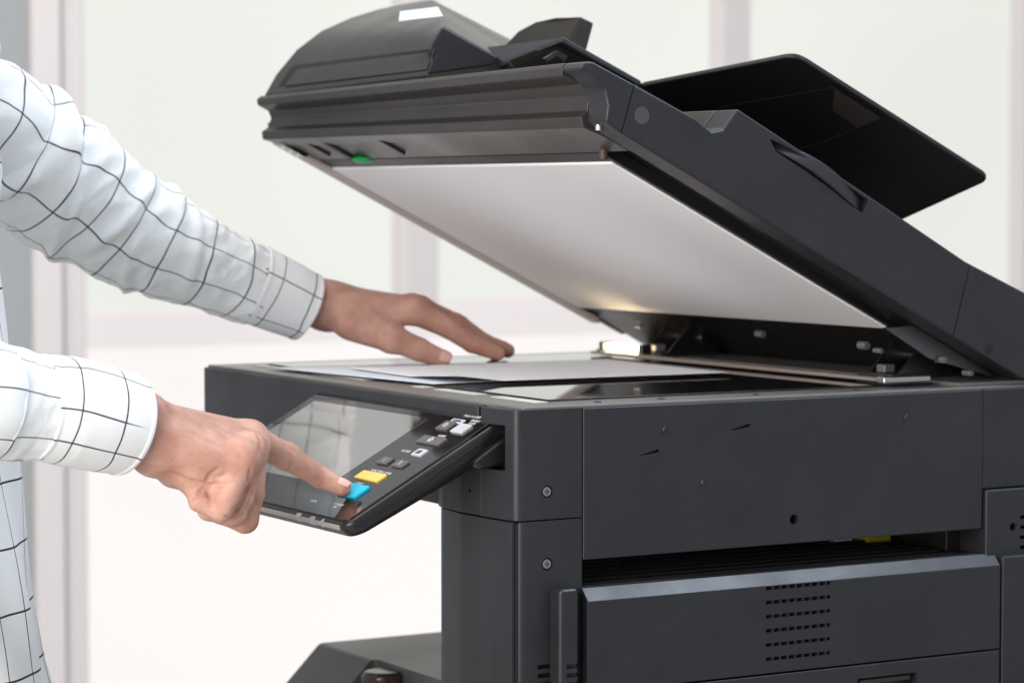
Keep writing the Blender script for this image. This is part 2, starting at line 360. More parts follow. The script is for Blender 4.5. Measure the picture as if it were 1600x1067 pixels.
# ------------------------------------------------------------------ control panel
O = hit(545, 815, 1, .03); c1 = hit(780, 655, 1, .03); U = c1-O; UL = np.linalg.norm(U); U /= UL
N = np.cross(U, [0, 1, 0]); N *= np.sign(N[2]); Yv = np.array([0, 1., 0])
def PF(u, v, h): return O+U*u+Yv*v+N*h
def puv(px, py):
    p = hplane(px, py, O, N)-O; return p.dot(U), p[1]
vL = .318
def panel_slab(name, prof, v0, v1, m, parent, bev, seg=4):
    bm = bmesh.new(); add_loft(bm, [[PF(u, v0, h) for (u, h) in prof], [PF(u, v1, h) for (u, h) in prof]]); return finish(bm, name, m, parent, bev, seg)
def rrect(u0, u1, v0, v1, r, n=6):
    out = []
    for (cu, cv, a0) in ((u1-r, v1-r, 0), (u0+r, v1-r, 90), (u0+r, v0+r, 180), (u1-r, v0+r, 270)):
        for k in range(n+1):
            a = math.radians(a0+90*k/n); out.append((cu+r*math.cos(a), cv+r*math.sin(a)))
    return out
def body_ring(ins, h, r):
    return [PF(u, v, h*(.74+.40*min(1, max(0, u)/.10))) for (u, v) in rrect(-.004+ins, .156-ins*.6, 0+ins, vL-ins, r, 9)]
bm = bmesh.new()
add_loft(bm, [body_ring(.0035, -.0012, .007), body_ring(.0012, -.0022, .009), body_ring(.0002, -.0045, .010), body_ring(0, -.0075, .010), body_ring(.0006, -.0150, .010), body_ring(.0045, -.0205, .012), body_ring(.014, -.0240, .014)])
pan = finish(bm, 'control_panel', mat('panel_shell_plastic', (.012, .012, .014), .28, bump=.2, bscale=1300, var=.06, vscale=12), cop, smooth=True)
md = pan.modifiers.new('bevel', 'BEVEL'); md.width = .0006; md.segments = 2; md.limit_method = 'ANGLE'; md.angle_limit = math.radians(50); md.harden_normals = True
def plate(name, u0, u1, v0, v1, r, h0, h1, m, parent, bev=.0003, seg=2):
    o = rrect(u0, u1, v0, v1, r); bm = bmesh.new()
    add_loft(bm, [[PF(u, v, h0) for (u, v) in o], [PF(u, v, h1) for (u, v) in o]]); return finish(bm, name, m, parent, bev, seg)
plate('panel_face', .0, .1505, .0035, vL-.0035, .007, -.0016, .0006, GLB, pan)
uA, vA = puv(671, 659); uB, vB = puv(523, 747)
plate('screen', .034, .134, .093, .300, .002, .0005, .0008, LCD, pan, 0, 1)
# side port cover on the right flank, and front lip strip
bm = bmesh.new(); add_loft(bm, [[PF(u, -.0005, h) for (u, h) in ((.050, -.0065), (.125, -.0065), (.125, -.0145), (.056, -.0125))], [PF(u, .002, h) for (u, h) in ((.050, -.0065), (.125, -.0065), (.125, -.0145), (.056, -.0125))]])
finish(bm, 'port_cover', PLB, pan, .0006)
bm = bmesh.new(); pr = [(-.0052, -.0062), (-.0046, -.0026), (.0005, -.0026), (.0005, -.0062)]
add_loft(bm, [[PF(u, .012, h) for (u, h) in pr], [PF(u, vL-.006, h) for (u, h) in pr]])
finish(bm, 'front_lip', mat('smoked_brown_plastic', (.30, .265, .235), .3), pan, .0006)
for (px, py) in ((480, 797), (500, 803), (517, 806)):
    u_, v_ = puv(px, py-6)
    bm = bmesh.new(); pr = [(-.0055, -.0062), (-.0049, -.0019), (.0006, -.0008), (.0006, -.006)]
    w = .0085 if px < 510 else .004
    add_loft(bm, [[PF(u, v_-w/2, h) for (u, h) in pr], [PF(u, v_+w/2, h) for (u, h) in pr]]); finish(bm, 'indicator_window', IND, pan, .0003)
def key(px, py, du, dv, m, h=.0022, name='button'):
    u_, v_ = puv(px, py); o = plate(name, u_-du/2, u_+du/2, v_-dv/2, v_+dv/2, .0012, .0004, h, m, pan, .0004, 2); return u_, v_
KK = {}
KK['start'] = key(553, 769, .0155, .031, CYN, .0026)
KK['yel'] = key(580, 746.5, .0105, .0385, YEL)
KK['f1'] = key(603, 722, .0090, .0165, KEY); KK['f2'] = key(627, 727, .0090, .0165, KEY)
KK['acc'] = key(657, 709.5, .0090, .0145, KEYW)
KK['home'] = key(675, 690.5, .0100, .036, KEY)
KK['ene'] = key(722, 672, .0120, .0185, KEYW); KK['pwr'] = key(698, 667.5, .0120, .0170, KEY)
key(715, 659.5, .0062, .0200, KEYW, .0012, 'indicator_window')
def text(s, px, py, size, h=.0008, m=INK, du=0, dv=0, at=None):
    c = bpy.data.curves.new('t', 'FONT'); c.body = s; c.size = size; c.align_x = 'CENTER'; c.align_y = 'CENTER'; c.extrude = .00008
    t = bpy.data.objects.new('t', c); COL.objects.link(t); bpy.context.view_layer.update()
    me = bpy.data.meshes.new_from_object(t.evaluated_get(bpy.context.evaluated_depsgraph_get())); bpy.data.objects.remove(t)
    u_, v_ = at if at else puv(px, py)
    for v in me.vertices:
        p = PF(u_+du+v.co.y, v_+dv-v.co.x, h+v.co.z); v.co = p
    me.materials.clear(); o = link('lettering', me, m, pan, smooth=False); return o
text('MAIN POWER', 739, 652, .0042); text('ENERGY\nSAVER', 741, 661, .0036); text('POWER', 715, 659.5, .0034, .0014, MATS['dark_interior'])
text('HOME', 691, 682.5, .0040); text('ACCESS', 635, 706, .0040); text('FUNCTION CLEAR', 596, 738.5, .0040)
text('START', 562, 756.5, .0040); text('MEMORY\nRX', 527, 791.5, .0036); text('DATA', 491, 784, .0038)
text('1', 0, 0, .006, .0024, INK, at=KK['f1']); text('2', 0, 0, .006, .0024, INK, at=KK['f2'])
# little pictograms: house, power ring, person
def picto(loops, at, sc_, h=.0024, m=INK):
    bm = bmesh.new()
    for lp in loops:
        add_loft(bm, [[PF(at[0]+y*sc_, at[1]-x*sc_, h-.0003) for (x, y) in lp], [PF(at[0]+y*sc_, at[1]-x*sc_, h+.0002) for (x, y) in lp]])
    return finish(bm, 'pictogram', m, pan)
picto([[(-1.3, 0), (0, 1.2), (1.3, 0), (1.0, 0), (0, .8), (-1, 0)], [(-.8, -.9), (-.8, .1), (-.5, .3), (-.5, -.9)], [(.5, -.9), (.5, .3), (.8, .1), (.8, -.9)], [(-.45, -.9), (-.45, -.6), (.45, -.6), (.45, -.9)]], KK['home'], .0028)
ring = [[(math.cos(a)*r, math.sin(a)*r) for a in (a0, a1) for r in ((1, .75) if a == a0 else (.75, 1))] for a0, a1 in [(math.radians(115+29*k), math.radians(115+29*(k+1))) for k in range(10)]]
picto(ring+[[(-.12, .2), (-.12, 1.2), (.12, 1.2), (.12, .2)]], KK['pwr'], .0026)
picto([[(-.5, -1), (-.5, .2), (.5, .2), (.5, -1)], [(math.cos(a)*.35, .65+math.sin(a)*.35) for a in [i*math.pi/5 for i in range(10)]], [(-1.3, -1), (-1.3, .7), (-.8, .7), (-.8, -1)], [(.8, -1), (.8, .7), (1.3, .7), (1.3, -1)]], KK['acc'], .0024, m=KEY)
# pocket and arm holding the panel
for o_ in (cp, pin, fr):
    bm = bmesh.new(); add_box(bm, -.06, -.014, .0135, .29, -.047, -.0125); cut(o_, bm)
box('pocket_lining', (-.0145, -.0125, .0135, .29, -.047, -.0125), PLD, cop, 0)
box('panel_arm', (-.060, -.016, .05, .27, -.044, -.034), PLB, cop, .003)
A_ = J(783, 735, .018)
prism('panel_bracket', [(-.016, -.018), (-.016, -.040), (-.052, -.046), (-.058, -.040), (-.036, -.026)], 1, .022, .040, PLB, cop, .002)
# ------------------------------------------------------------------ lid
# side cover: real outline measured in the plane of the right side
def S0(px, py, y=0.0):
    h = J(px, py, y); return (h[0], h[2])
side_pts = [S0(915, 97), S0(926, 96), S0(990, 131), S0(1088, 186), S0(1112, 206), S0(1131, 202), S0(1153, 170), S0(1330, 287), S0(1510, 409), (.462, .0795), (.62, .006), (.60, .0045), (.461, .0062), S0(1490, 526), S0(968, 206), S0(947, 190), S0(951, 165), S0(945, 140), S0(925, 118), S0(906, 108)]
# local lid shape, sheared slightly like the real cover: front fascia loft between right and left profile
lid_front_R = [(.0263, .2630), (.0225, .2590), (.0235, .2530), (.0400, .2470), (.0475, .2380), (.0460, .2265), (.0405, .2215), (.0425, .2135), (.060, .2075), (.085, .1955), (.085, .2400), (.0696, .2480)]
lid_front_L = [(.0320, .2560), (.0270, .2525), (.0280, .2470), (.0390, .2415), (.0420, .2350), (.0390, .2260), (.0320, .2220), (.0330, .2145), (.060, .2070), (.085, .1948), (.085, .230), (.0696, .2400)]
bm = bmesh.new(); rings = []
for k in range(7):
    t = k/6; e = min(1, t*1.0)
    rings.append([(a[0]*(1-e)+b2[0]*e, .030+(.600-.030)*t, a[1]*(1-e)+b2[1]*e) for a, b2 in zip(lid_front_R, lid_front_L)])
add_loft(bm, rings); lid = finish(bm, 'lid', PL2, cop, .0012, 3); lid['label'] = 'raised scanner lid with document feeder'
sc_cover = prism('side_cover', side_pts, 1, 0.0, .030, PL, lid, .0022, 4)
# handle recess and seams cut in the side cover
bm = bmesh.new(); q = [S0(1203, 217), S0(1212, 237), S0(1260, 268), S0(1300, 297), S0(1330, 322), S0(1348, 333), S0(1357, 312), S0(1325, 291), S0(1280, 261), S0(1235, 232)]
add_loft(bm, [[(p[0], -.02, p[1]) for p in q], [(p[0], .02, p[1]) for p in q]])
def seam(a, b2, w=.0009, dep=.0018):
    A = np.array(S0(*a)); B = np.array(S0(*b2)); d = (B-A)/np.linalg.norm(B-A); n = np.array([-d[1], d[0]])*w/2; A = A-d*.004; B = B+d*.004
    add_loft(bm, [[(p[0], -.02, p[1]) for p in (A-n, B-n, B+n, A+n)], [(p[0], dep, p[1]) for p in (A-n, B-n, B+n, A+n)]])
seam((991, 133), (972, 204)); seam((1516, 412), (1490, 522))
cut(sc_cover, bm)
# curved grip bar across the recess
bm = bmesh.new(); rings = []
ctrl = [S0(1205, 222), S0(1240, 238), S0(1275, 258), S0(1308, 284), S0(1335, 310), S0(1352, 322)]
for i, p in enumerate(ctrl):
    w = (.0035, .0062, .0072, .0072, .0066, .006)[i]; yy = (.006, -.0012, -.003, -.003, -.001, .004)[i]
    rings.append([(p[0]-w*.5, yy, p[1]-w*.8), (p[0]+w*.6, yy+.003, p[1]+w*.6), (p[0]+w*.6, yy+.012, p[1]+w*.6), (p[0]-w*.5, yy+.010, p[1]-w*.8)])
add_loft(bm, rings); o = finish(bm, 'grip_bar', PL, sc_cover, .0012, 3); md = o.modifiers.new('s', 'SUBSURF'); md.levels = md.render_levels = 2
bm = bmesh.new(); h = J(1003, 181, 0); cyl(bm, h, 1, .0068, -.0003, .003, 36); finish(bm, 'round_plug', mat('plug_plastic', (.055, .056, .066), .5), sc_cover, .0002, 1)
bm = bmesh.new(); h = J(1546, 545, 0); cyl(bm, h, 1, .0045, -.0006, .003, 24); finish(bm, 'round_plug', PLB, sc_cover, .0002, 1)
# bump's flared front face
prism('handle_block', [S0(1131, 202), S0(1153, 170), S0(1330, 287), S0(1330, 330), S0(1140, 215)], 1, .0302, .105, PL2, lid, .002)
# lid core (between the covers): dark underside, top skin
def lz(x, y=0): return .2109-(x-.0523)*.5006       # underside line
core = [(.0855, lz(.0855)+.014), (.0855, .2385), (.46, .078), (.60, .012), (.600, .006), (.462, .0065)]
prism('lid_core', core, 1, .0305, .594, PLB, lid, .002)
prism('lid_top_skin', [(.0696, .2486), (.0696, .2465), (.46, .0765), (.46, .0795)], 1, .0305, .597, PL2, lid, .0008)
# left rim with pale hem along the far edge
prism('left_rim', [(.040, lz(.04)+.002), (.040, lz(.04)+.014), (.44, lz(.44)+.014), (.44, lz(.44)+.001)], 1, .5945, .603, PL2, lid, .001)
prism('rim_hem', [(.045, lz(.045)-.004), (.045, lz(.045)+.0018), (.405, lz(.405)+.0018), (.405, lz(.405)-.004)], 1, .588, .604, mat('pale_hem', (.50, .44, .43), .5), lid, .001)
# white pad
pd = prism('platen_pad', [(.1000, lz(.10)-.0005), (.1000, lz(.10)+.0060), (.378, lz(.378)+.0060), (.378, lz(.378)-.0005)], 1, .080, .5870, PAD, lid, .0015)
prism('pad_backing', [(.0870, lz(.087)+.0012), (.0870, lz(.087)+.0125), (.385, lz(.385)+.0125), (.385, lz(.385)+.0012)], 1, .074, .5865, PLB, lid, .001)
# details under the front strip: slots, green lever, little feet
def under(px, py, dh=0.0):
    P0 = np.array([.0523, 0, .2109-dh]); n = np.array([.5006, 0, 1.]); return hplane(px, py, P0, n)
for (a, b2, w) in (((497, 215), (560, 250), .008), ((585, 212), (615, 232), .0035), ((470, 216), (505, 238), .003)):
    A = under(*a); B = under(*b2); x0, x1 = sorted((A[0], B[0])); yy = A[1]
    prism('slot', [(x0, lz(x0)-.0020), (x0, lz(x0)+.002), (max(x1, x0+.03), lz(max(x1, x0+.03))+.002), (max(x1, x0+.03), lz(max(x1, x0+.03))-.0020)], 1, yy-w/2, yy+w/2, PLD, lid, 0)
A = under(567, 249); bm = bmesh.new(); bmesh.ops.create_uvsphere(bm, u_segments=20, v_segments=12, radius=1)
for v in bm.verts: v.co = Vector((v.co.x*.009+A[0], v.co.y*.014+A[1], v.co.z*.004+A[2]))
finish(bm, 'release_lever', GRN, lid, smooth=True)
for (px, py) in ((943, 238),):
    A = under(px, py); bm = bmesh.new(); cyl(bm, A, 2, .0035, A[2]-.006, A[2]+.004); finish(bm, 'rubber_foot', mat('brown_rubber', (.07, .04, .03), .5), lid, .0008)
A = under(936, 203); bm = bmesh.new(); cyl(bm, A, 2, .0032, A[2]-.0006, A[2]+.004); finish(bm, 'screw', MET, lid, .0003)
for (px, py) in ((428, 228), (446, 234), (468, 240)):
    A = under(px, py); A[1] = min(A[1], .594); bm = bmesh.new(); add_box(bm, A[0]-.006, A[0]+.006, A[1]-.006, A[1]+.004, A[2]-.004, A[2]+.002); finish(bm, 'edge_clip', WHT, lid, .001)
# hinges at the back
def hinge(y):
    bm = bmesh.new()
    for s in (-.022, .018): add_loft(bm, [[(.385, y+s, .004), (.450, y+s, .004), (.450, y+s, .030), (.42, y+s, .040)], [(.385, y+s+.003, .004), (.450, y+s+.003, .004), (.450, y+s+.003, .030), (.42, y+s+.003, .040)]])
    add_box(bm, .380, .455, y-.024, y+.024, .0046, .0085)
    cyl(bm, (.43, 0, .022), 1, .005, y-.026, y+.026)
    o = finish(bm, 'hinge', METD, cop, .0008, 2)
    box('hinge_cap', (.385, .397, y-.008, y+.004, .0088, .016), SCR, o, .0015)
hinge(.10); hinge(.46)
box('hinge_rail', (.352, .366, .03, .52, .0046, .0075), mat('warm_metal', (.50, .42, .38), .4, metal=.6), cop, .0006)
o = box('hinge_bar', (.335, .385, .028, .040, .0046, .0110), MET, cop, .002)
prism('gusset_plate', [S0(1380, 512, .034), S0(1455, 505, .034), S0(1592, 594, .034), S0(1560, 592, .034), S0(1450, 560, .034)], 1, .0325, .036, METD, lid, .0006)
for (px, py, yy) in ((1473, 562, .030), (1515, 583, .03), (1352, 540, .12), (1375, 548, .1), (1190, 522, .3), (1000, 508, .45)):
    h = J(px, py, yy); r_ = random.uniform(.0022, .0045); bm = bmesh.new(); cyl(bm, h, 1, r_, yy-.003, yy+.008, 16)
    finish(bm, 'hinge_screw', SCR, lid, .0006, 2)
# added glowing tube at the rear hinge, standing in for a lens-flare glow
FLG = mat('flare_glow', (.9, .8, .6), .4, emis=(1.0, .78, .46), estr=15)
bm = bmesh.new(); cyl(bm, (.372, 0, .0115), 1, .0034, .455, .520, 20); glow_tube = finish(bm, 'flare_glow_tube', FLG, cop, .0012, 3)
box('flare_tube_holder', (.366, .378, .520, .527, .0046, .0160), METD, glow_tube, .001); box('flare_tube_holder', (.366, .378, .448, .455, .0046, .0160), METD, glow_tube, .001)
# ---- document feeder housing
arc = [(.0335, .2560), (.048, .2795), (.0755, .3085), (.108, .3270), (.150, .3405), (.172, .3460)]
near = [(.0500, .2650), (.0560, .2780), (.0555, .2900), (.0600, .2990), (.0640, .3040), (.0665, .3070)]
bm = bmesh.new(); NR = 13; grid = []
Rr = np.array([.0665, .30, .307]); T = np.array([.172, .520, .3460])
for i in range(NR):
    t = i/(NR-1); row = []
    for k in range(6):
        a = np.array([near[k][0], .30, near[k][1]]); c = np.array([arc[k][0], .597, arc[k][1]])
        p = a*(1-t)+c*t
        row.append(p)
    grid.append(row)
# front surface: from base to R on the near side, arching to the far side
arc_pts = [np.array([x, .597, z]) for x, z in arc]
near_pts = [np.array([x, .30, z]) for x, z in near]
def ridge(s): return Rr*(1-s)+T*s
B0 = np.array([.1215, .30, .2815]); B1 = hit(768, 62, 1, .37)
T2 = hit(694, 3, 1, .50)
poly = [near_pts[0], near_pts[-1], B0, np.array([.118, .30, .262]), np.array([.118, .30, .225]), np.array([.060, .30, .25])]
V = lambda p: bm.verts.new(tuple(p))
gv = []
topf = [np.array([.0665, .30, .307]), np.array([.095, .355, .3200]), np.array([.122, .412, .3310]), np.array([.150, .470, .3400]), np.array([.180, .530, .3470]), np.array([.215, .597, .3536])]
for i in range(6):
    t = i/5; row = []
    a_base = near_pts[0]*(1-t)+arc_pts[0]*t; e = topf[i]; nk = 8
    for k in range(nk):
        s = k/(nk-1)
        # blend near profile (steep) into far arc (sweeping)
        sn = s*(len(near_pts)-1); i0 = min(int(sn), len(near_pts)-2); fn = sn-i0; pn = near_pts[i0]*(1-fn)+near_pts[i0+1]*fn
        arcf = arc_pts+[np.array([.215, .597, .3536])]
        sa = s*(len(arcf)-1); j0 = min(int(sa), len(arcf)-2); fa = sa-j0; pa = arcf[j0]*(1-fa)+arcf[j0+1]*fa
        p = pn*(1-t)+pa*t
        target = e; w = s**3
        base = p
        lin_end = near_pts[-1]*(1-t)+arcf[-1]*t
        p = base+(target-lin_end)*w
        row.append(V(p))
    gv.append(row)
for i in range(5):
    for k in range(7): bm.faces.new((gv[i][k], gv[i+1][k], gv[i+1][k+1], gv[i][k+1]))
# slanted top band descending to the paper feed
bb = [V(B0)]+[V(B0*(1-t)+np.array([.31, .597, .315])*t) for t in (.2, .4, .6, .8, 1)]
for i in range(5): bm.faces.new((gv[i][7], gv[i+1][7], bb[i+1], bb[i]))
# near end wall
lo = [V((.060, .30, .240)), V((.120, .30, .214)), V((.1265, .30, .268))]
bm.faces.new([gv[0][k] for k in range(8)]+[bb[0], lo[2], lo[1], lo[0]])
# far end wall and bottom/back
lf = [V((.045, .597, .240)), V((.31, .597, .150))]
bm.faces.new([gv[5][k] for k in range(8)]+[bb[5], lf[1], lf[0]])
bm.faces.new((lo[1], lo[2], bb[0], bb[1], bb[2], bb[3], bb[4], bb[5], lf[1])); bm.faces.new((lo[0], lo[1], lf[1], lf[0])); bm.faces.new([gv[0][0], lo[0], lf[0]]+[gv[i][0] for i in (5, 4, 3, 2, 1)])
feeder = finish(bm, 'document_feeder', PL2, lid, .002, 3)
# recessed cover panel along the feeder front and the pale label on the crest, laid on the housing's own surface
def quad_slab(name, P, m, parent, th_=.0012, off=None, bev=.0004):
    P = [np.array(p) for p in P]; n = np.cross(P[1]-P[0], P[2]-P[0]); n /= np.linalg.norm(n)
    if n.dot(CAM-P[0]) < 0: n = -n
    o_ = (off if off is not None else 0)
    bm = bmesh.new(); add_loft(bm, [[p+n*(o_-th_) for p in P], [p+n*o_ for p in P]]); return finish(bm, name, m, parent, bev, 2)
from mathutils.bvhtree import BVHTree
bpy.context.view_layer.update(); fb = BVHTree.FromPolygons([tuple(v.co) for v in feeder.data.vertices], [tuple(p.vertices) for p in feeder.data.polygons])
def skin_patch(name, q, m, parent, off, nx=16, ny=4, sink=.004):
    """q: four outline corners; a thin moulded patch that follows the housing"""
    q = [np.array(p, float) for p in q]; T_, B_ = [], []
    for j_ in range(ny+1):
        a_, b_ = [], []
        for i_ in range(nx+1):
            u, v = i_/nx, j_/ny; p = q[0]*(1-u)*(1-v)+q[1]*u*(1-v)+q[2]*u*v+q[3]*(1-u)*v
            r = ray(p); r /= np.linalg.norm(r); loc, nr, _, _ = fb.ray_cast(Vector(CAM), Vector(r))
            if loc is None: loc = Vector(J(p[0], p[1], .45)); nr = Vector((-.5, -.5, .7))
            if nr.dot(Vector(r)) > 0: nr = -nr
            a_.append(loc+nr*off); b_.append(loc-nr*sink)
        T_.append(a_); B_.append(b_)
    bm = bmesh.new(); t = [[bm.verts.new(p) for p in r] for r in T_]; b_ = [[bm.verts.new(p) for p in r] for r in B_]
    for j_ in range(ny):
        for i_ in range(nx):
            bm.faces.new((t[j_][i_], t[j_][i_+1], t[j_+1][i_+1], t[j_+1][i_])); bm.faces.new((b_[j_][i_], b_[j_+1][i_], b_[j_+1][i_+1], b_[j_][i_+1]))
    for i_ in range(nx):
        bm.faces.new((t[0][i_], b_[0][i_], b_[0][i_+1], t[0][i_+1])); bm.faces.new((t[ny][i_], t[ny][i_+1], b_[ny][i_+1], b_[ny][i_]))
    for j_ in range(ny):
        bm.faces.new((t[j_][0], t[j_+1][0], b_[j_+1][0], b_[j_][0])); bm.faces.new((t[j_][nx], b_[j_][nx], b_[j_+1][nx], t[j_+1][nx]))
    return finish(bm, name, m, parent, .0005, 2)
skin_patch('feeder_recess', [(436, 135), (458, 103), (676, 77), (667, 108)], PLD, feeder, .0005, 4, 16)
skin_patch('feeder_cover', [(446, 136), (466, 110), (677, 82), (668, 110)], PL2, feeder, .0014, 4, 16)
skin_patch('feeder_label', [(625, 19), (623, 34), (692, 26), (684, 12)], LBL, feeder, .0006, 4, 10)
quad_slab('end_cover', [J(692, 43, .2985), J(779, 91, .2985), J(772, 101, .2985), J(668, 116, .2985), J(681, 88, .2985), J(675, 71, .2985)], PL, feeder, .003, .0, .0012)
# ---- feed tray with raised wings
def sheet(name, P, t, m, parent, bev=.001, seg=3):
    P = [np.array(p, float) for p in P]; n = np.cross(P[1]-P[0], P[2]-P[0]); n /= np.linalg.norm(n)
    if n[2] < 0: n = -n
    bm = bmesh.new(); add_loft(bm, [[p-n*t for p in P], [p for p in P]]); return finish(bm, name, m, parent, bev, seg)
a0, a1, a2 = J(787, 96, .295), J(880, 57, .20), J(1003, 127, .20)
far = np.array([a2[0]+.015, .56, a2[2]+.004])
tray = sheet('document_tray', [a0, a1, a2, far, np.array([a0[0]+.01, .56, a0[2]+.012])], .0055, PL, lid, .0016)
B_, C_, A3, D3 = J(1245, 80, .05), J(1549, 274, .05), J(1004, 128, .20), np.array([.463, .205, .132])
def corner_round(P, idx, r=.010, n=5):
    out = []
    for i, p in enumerate(P):
        p = np.array(p)
        if i not in idx: out.append(p); continue
        a = np.array(P[i-1])-p; c = np.array(P[(i+1) % len(P)])-p; a /= np.linalg.norm(a); c /= np.linalg.norm(c)
        for k in range(n+1):
            u = k/n; out.append((1-u)**2*(p+a*r)+2*u*(1-u)*p+u*u*(p+c*r))
    return out
wing = sheet('tray_wing', corner_round([A3, B_, C_, D3], (1, 2), .012), .0048, PLB, tray, .0014)
sheet('tray_bed', [A3+np.array([0, .0005, -.0008]), D3+np.array([0, .0005, -.0008]), D3+np.array([0, .33, -.02]), A3+np.array([.01, .36, .004])], .004, PLB, tray, .001)
# moulded box under the wing
wn = np.cross(B_-A3, C_-A3); wn /= np.linalg.norm(wn); wn = -wn if wn[2] > 0 else wn
def onwing(px, py, d): return hplane(px, py, A3+wn*(.0048+d), wn)
q = [(1120, 168), (1302, 136), (1378, 184), (1290, 222), (1190, 250)]
bm = bmesh.new(); add_loft(bm, [[onwing(*p, -.001) for p in q], [onwing(*p, .0012) for p in q]]); finish(bm, 'tray_rib', PLB, wing, .002)
bm = bmesh.new(); add_loft(bm, [[onwing(*p, .0013) for p in ((1304, 139), (1376, 185), (1340, 200), (1300, 172))], [onwing(*p, .0022) for p in ((1304, 139), (1376, 185), (1340, 200), (1300, 172))]]); finish(bm, 'tray_rib', PL2, wing, .0005)
# inner dark wall and document guide
quad_slab('tray_side', [J(795, 101, .27), J(878, 66, .21), J(992, 132, .21), J(985, 150, .21), J(905, 103, .22), J(800, 108, .26)], PLD, tray, .004, .0)
quad_slab('tray_hook', [J(850, 92, .205), J(872, 79, .205), J(888, 88, .205), J(884, 96, .205), J(870, 88, .205), J(856, 97, .205)], PL, tray, .004, .0)
gd = [J(779, 88, .42), J(790, 70, .42), J(812, 50, .40), J(838, 34, .385), J(870, 29, .35), J(907, 26, .32), J(896, 68, .32), J(880, 80, .32), J(800, 92, .40)]
bm = bmesh.new(); bk = np.array([.0145, 0, -.0055])
add_loft(bm, [gd, [p+bk for p in gd]]); finish(bm, 'paper_guide', PL2, tray, .0016)
# ------------------------------------------------------------------ papers
def sheet_grid(name, corners, lift, m, label, thick=.0002, nx=30, ny=24):
    c = [np.array(p, float) for p in corners]; bm = bmesh.new(); vs = []
    for j in range(ny+1):
        r_ = []
        for i in range(nx+1):
            u, v = i/nx, j/ny; p = c[0]*(1-u)*(1-v)+c[1]*u*(1-v)+c[2]*u*v+c[3]*(1-u)*v; p = p+np.array([0, 0, lift(u, v)]); r_.append(bm.verts.new(tuple(p)))
        vs.append(r_)
    for j in range(ny):
        for i in range(nx): bm.faces.new((vs[j][i], vs[j][i+1], vs[j+1][i+1], vs[j+1][i]))
    o = finish(bm, name, m, None, smooth=True); md = o.modifiers.new('s', 'SOLIDIFY'); md.thickness = thick; md.offset = 1
    o['label'] = label; o['category'] = 'paper sheet'; return o
z0 = .0046
c0 = hit(712, 600, 2, z0); c1_ = hit(1142, 584, 2, z0)
dx = (c1_-c0); dx /= np.linalg.norm(dx); dy = np.array([-dx[1], dx[0], 0])
Wd, Hd = np.linalg.norm(c1_-c0), .215
sheet_grid('paper_sheet', [c0, c1_, c1_+dy*Hd, c0+dy*Hd], lambda u, v: .0012+.006*max(0, .16-u)*max(0, 1-2.5*v)/.16, PAP, 'white top sheet of paper held flat under the far hand on the copier glass')
ang = math.radians(4); dx2 = dx*math.cos(ang)+dy*math.sin(ang); dy2 = np.array([-dx2[1], dx2[0], 0]); q0 = c0+np.array([-.012, .016, -.0008])
sheet_grid('paper_sheet', [q0, q0+dx2*.26, q0+dx2*.26+dy2*.20, q0+dy2*.27-dx*.02], lambda u, v: .0002, PAPB, 'bluish lower sheet of paper peeking out under the white top sheet')
# ------------------------------------------------------------------ person
per = empty('person', (-.62, .32, -1.12), 'person in white grid-checked shirt pressing a panel key, other hand on the paper', 'person')
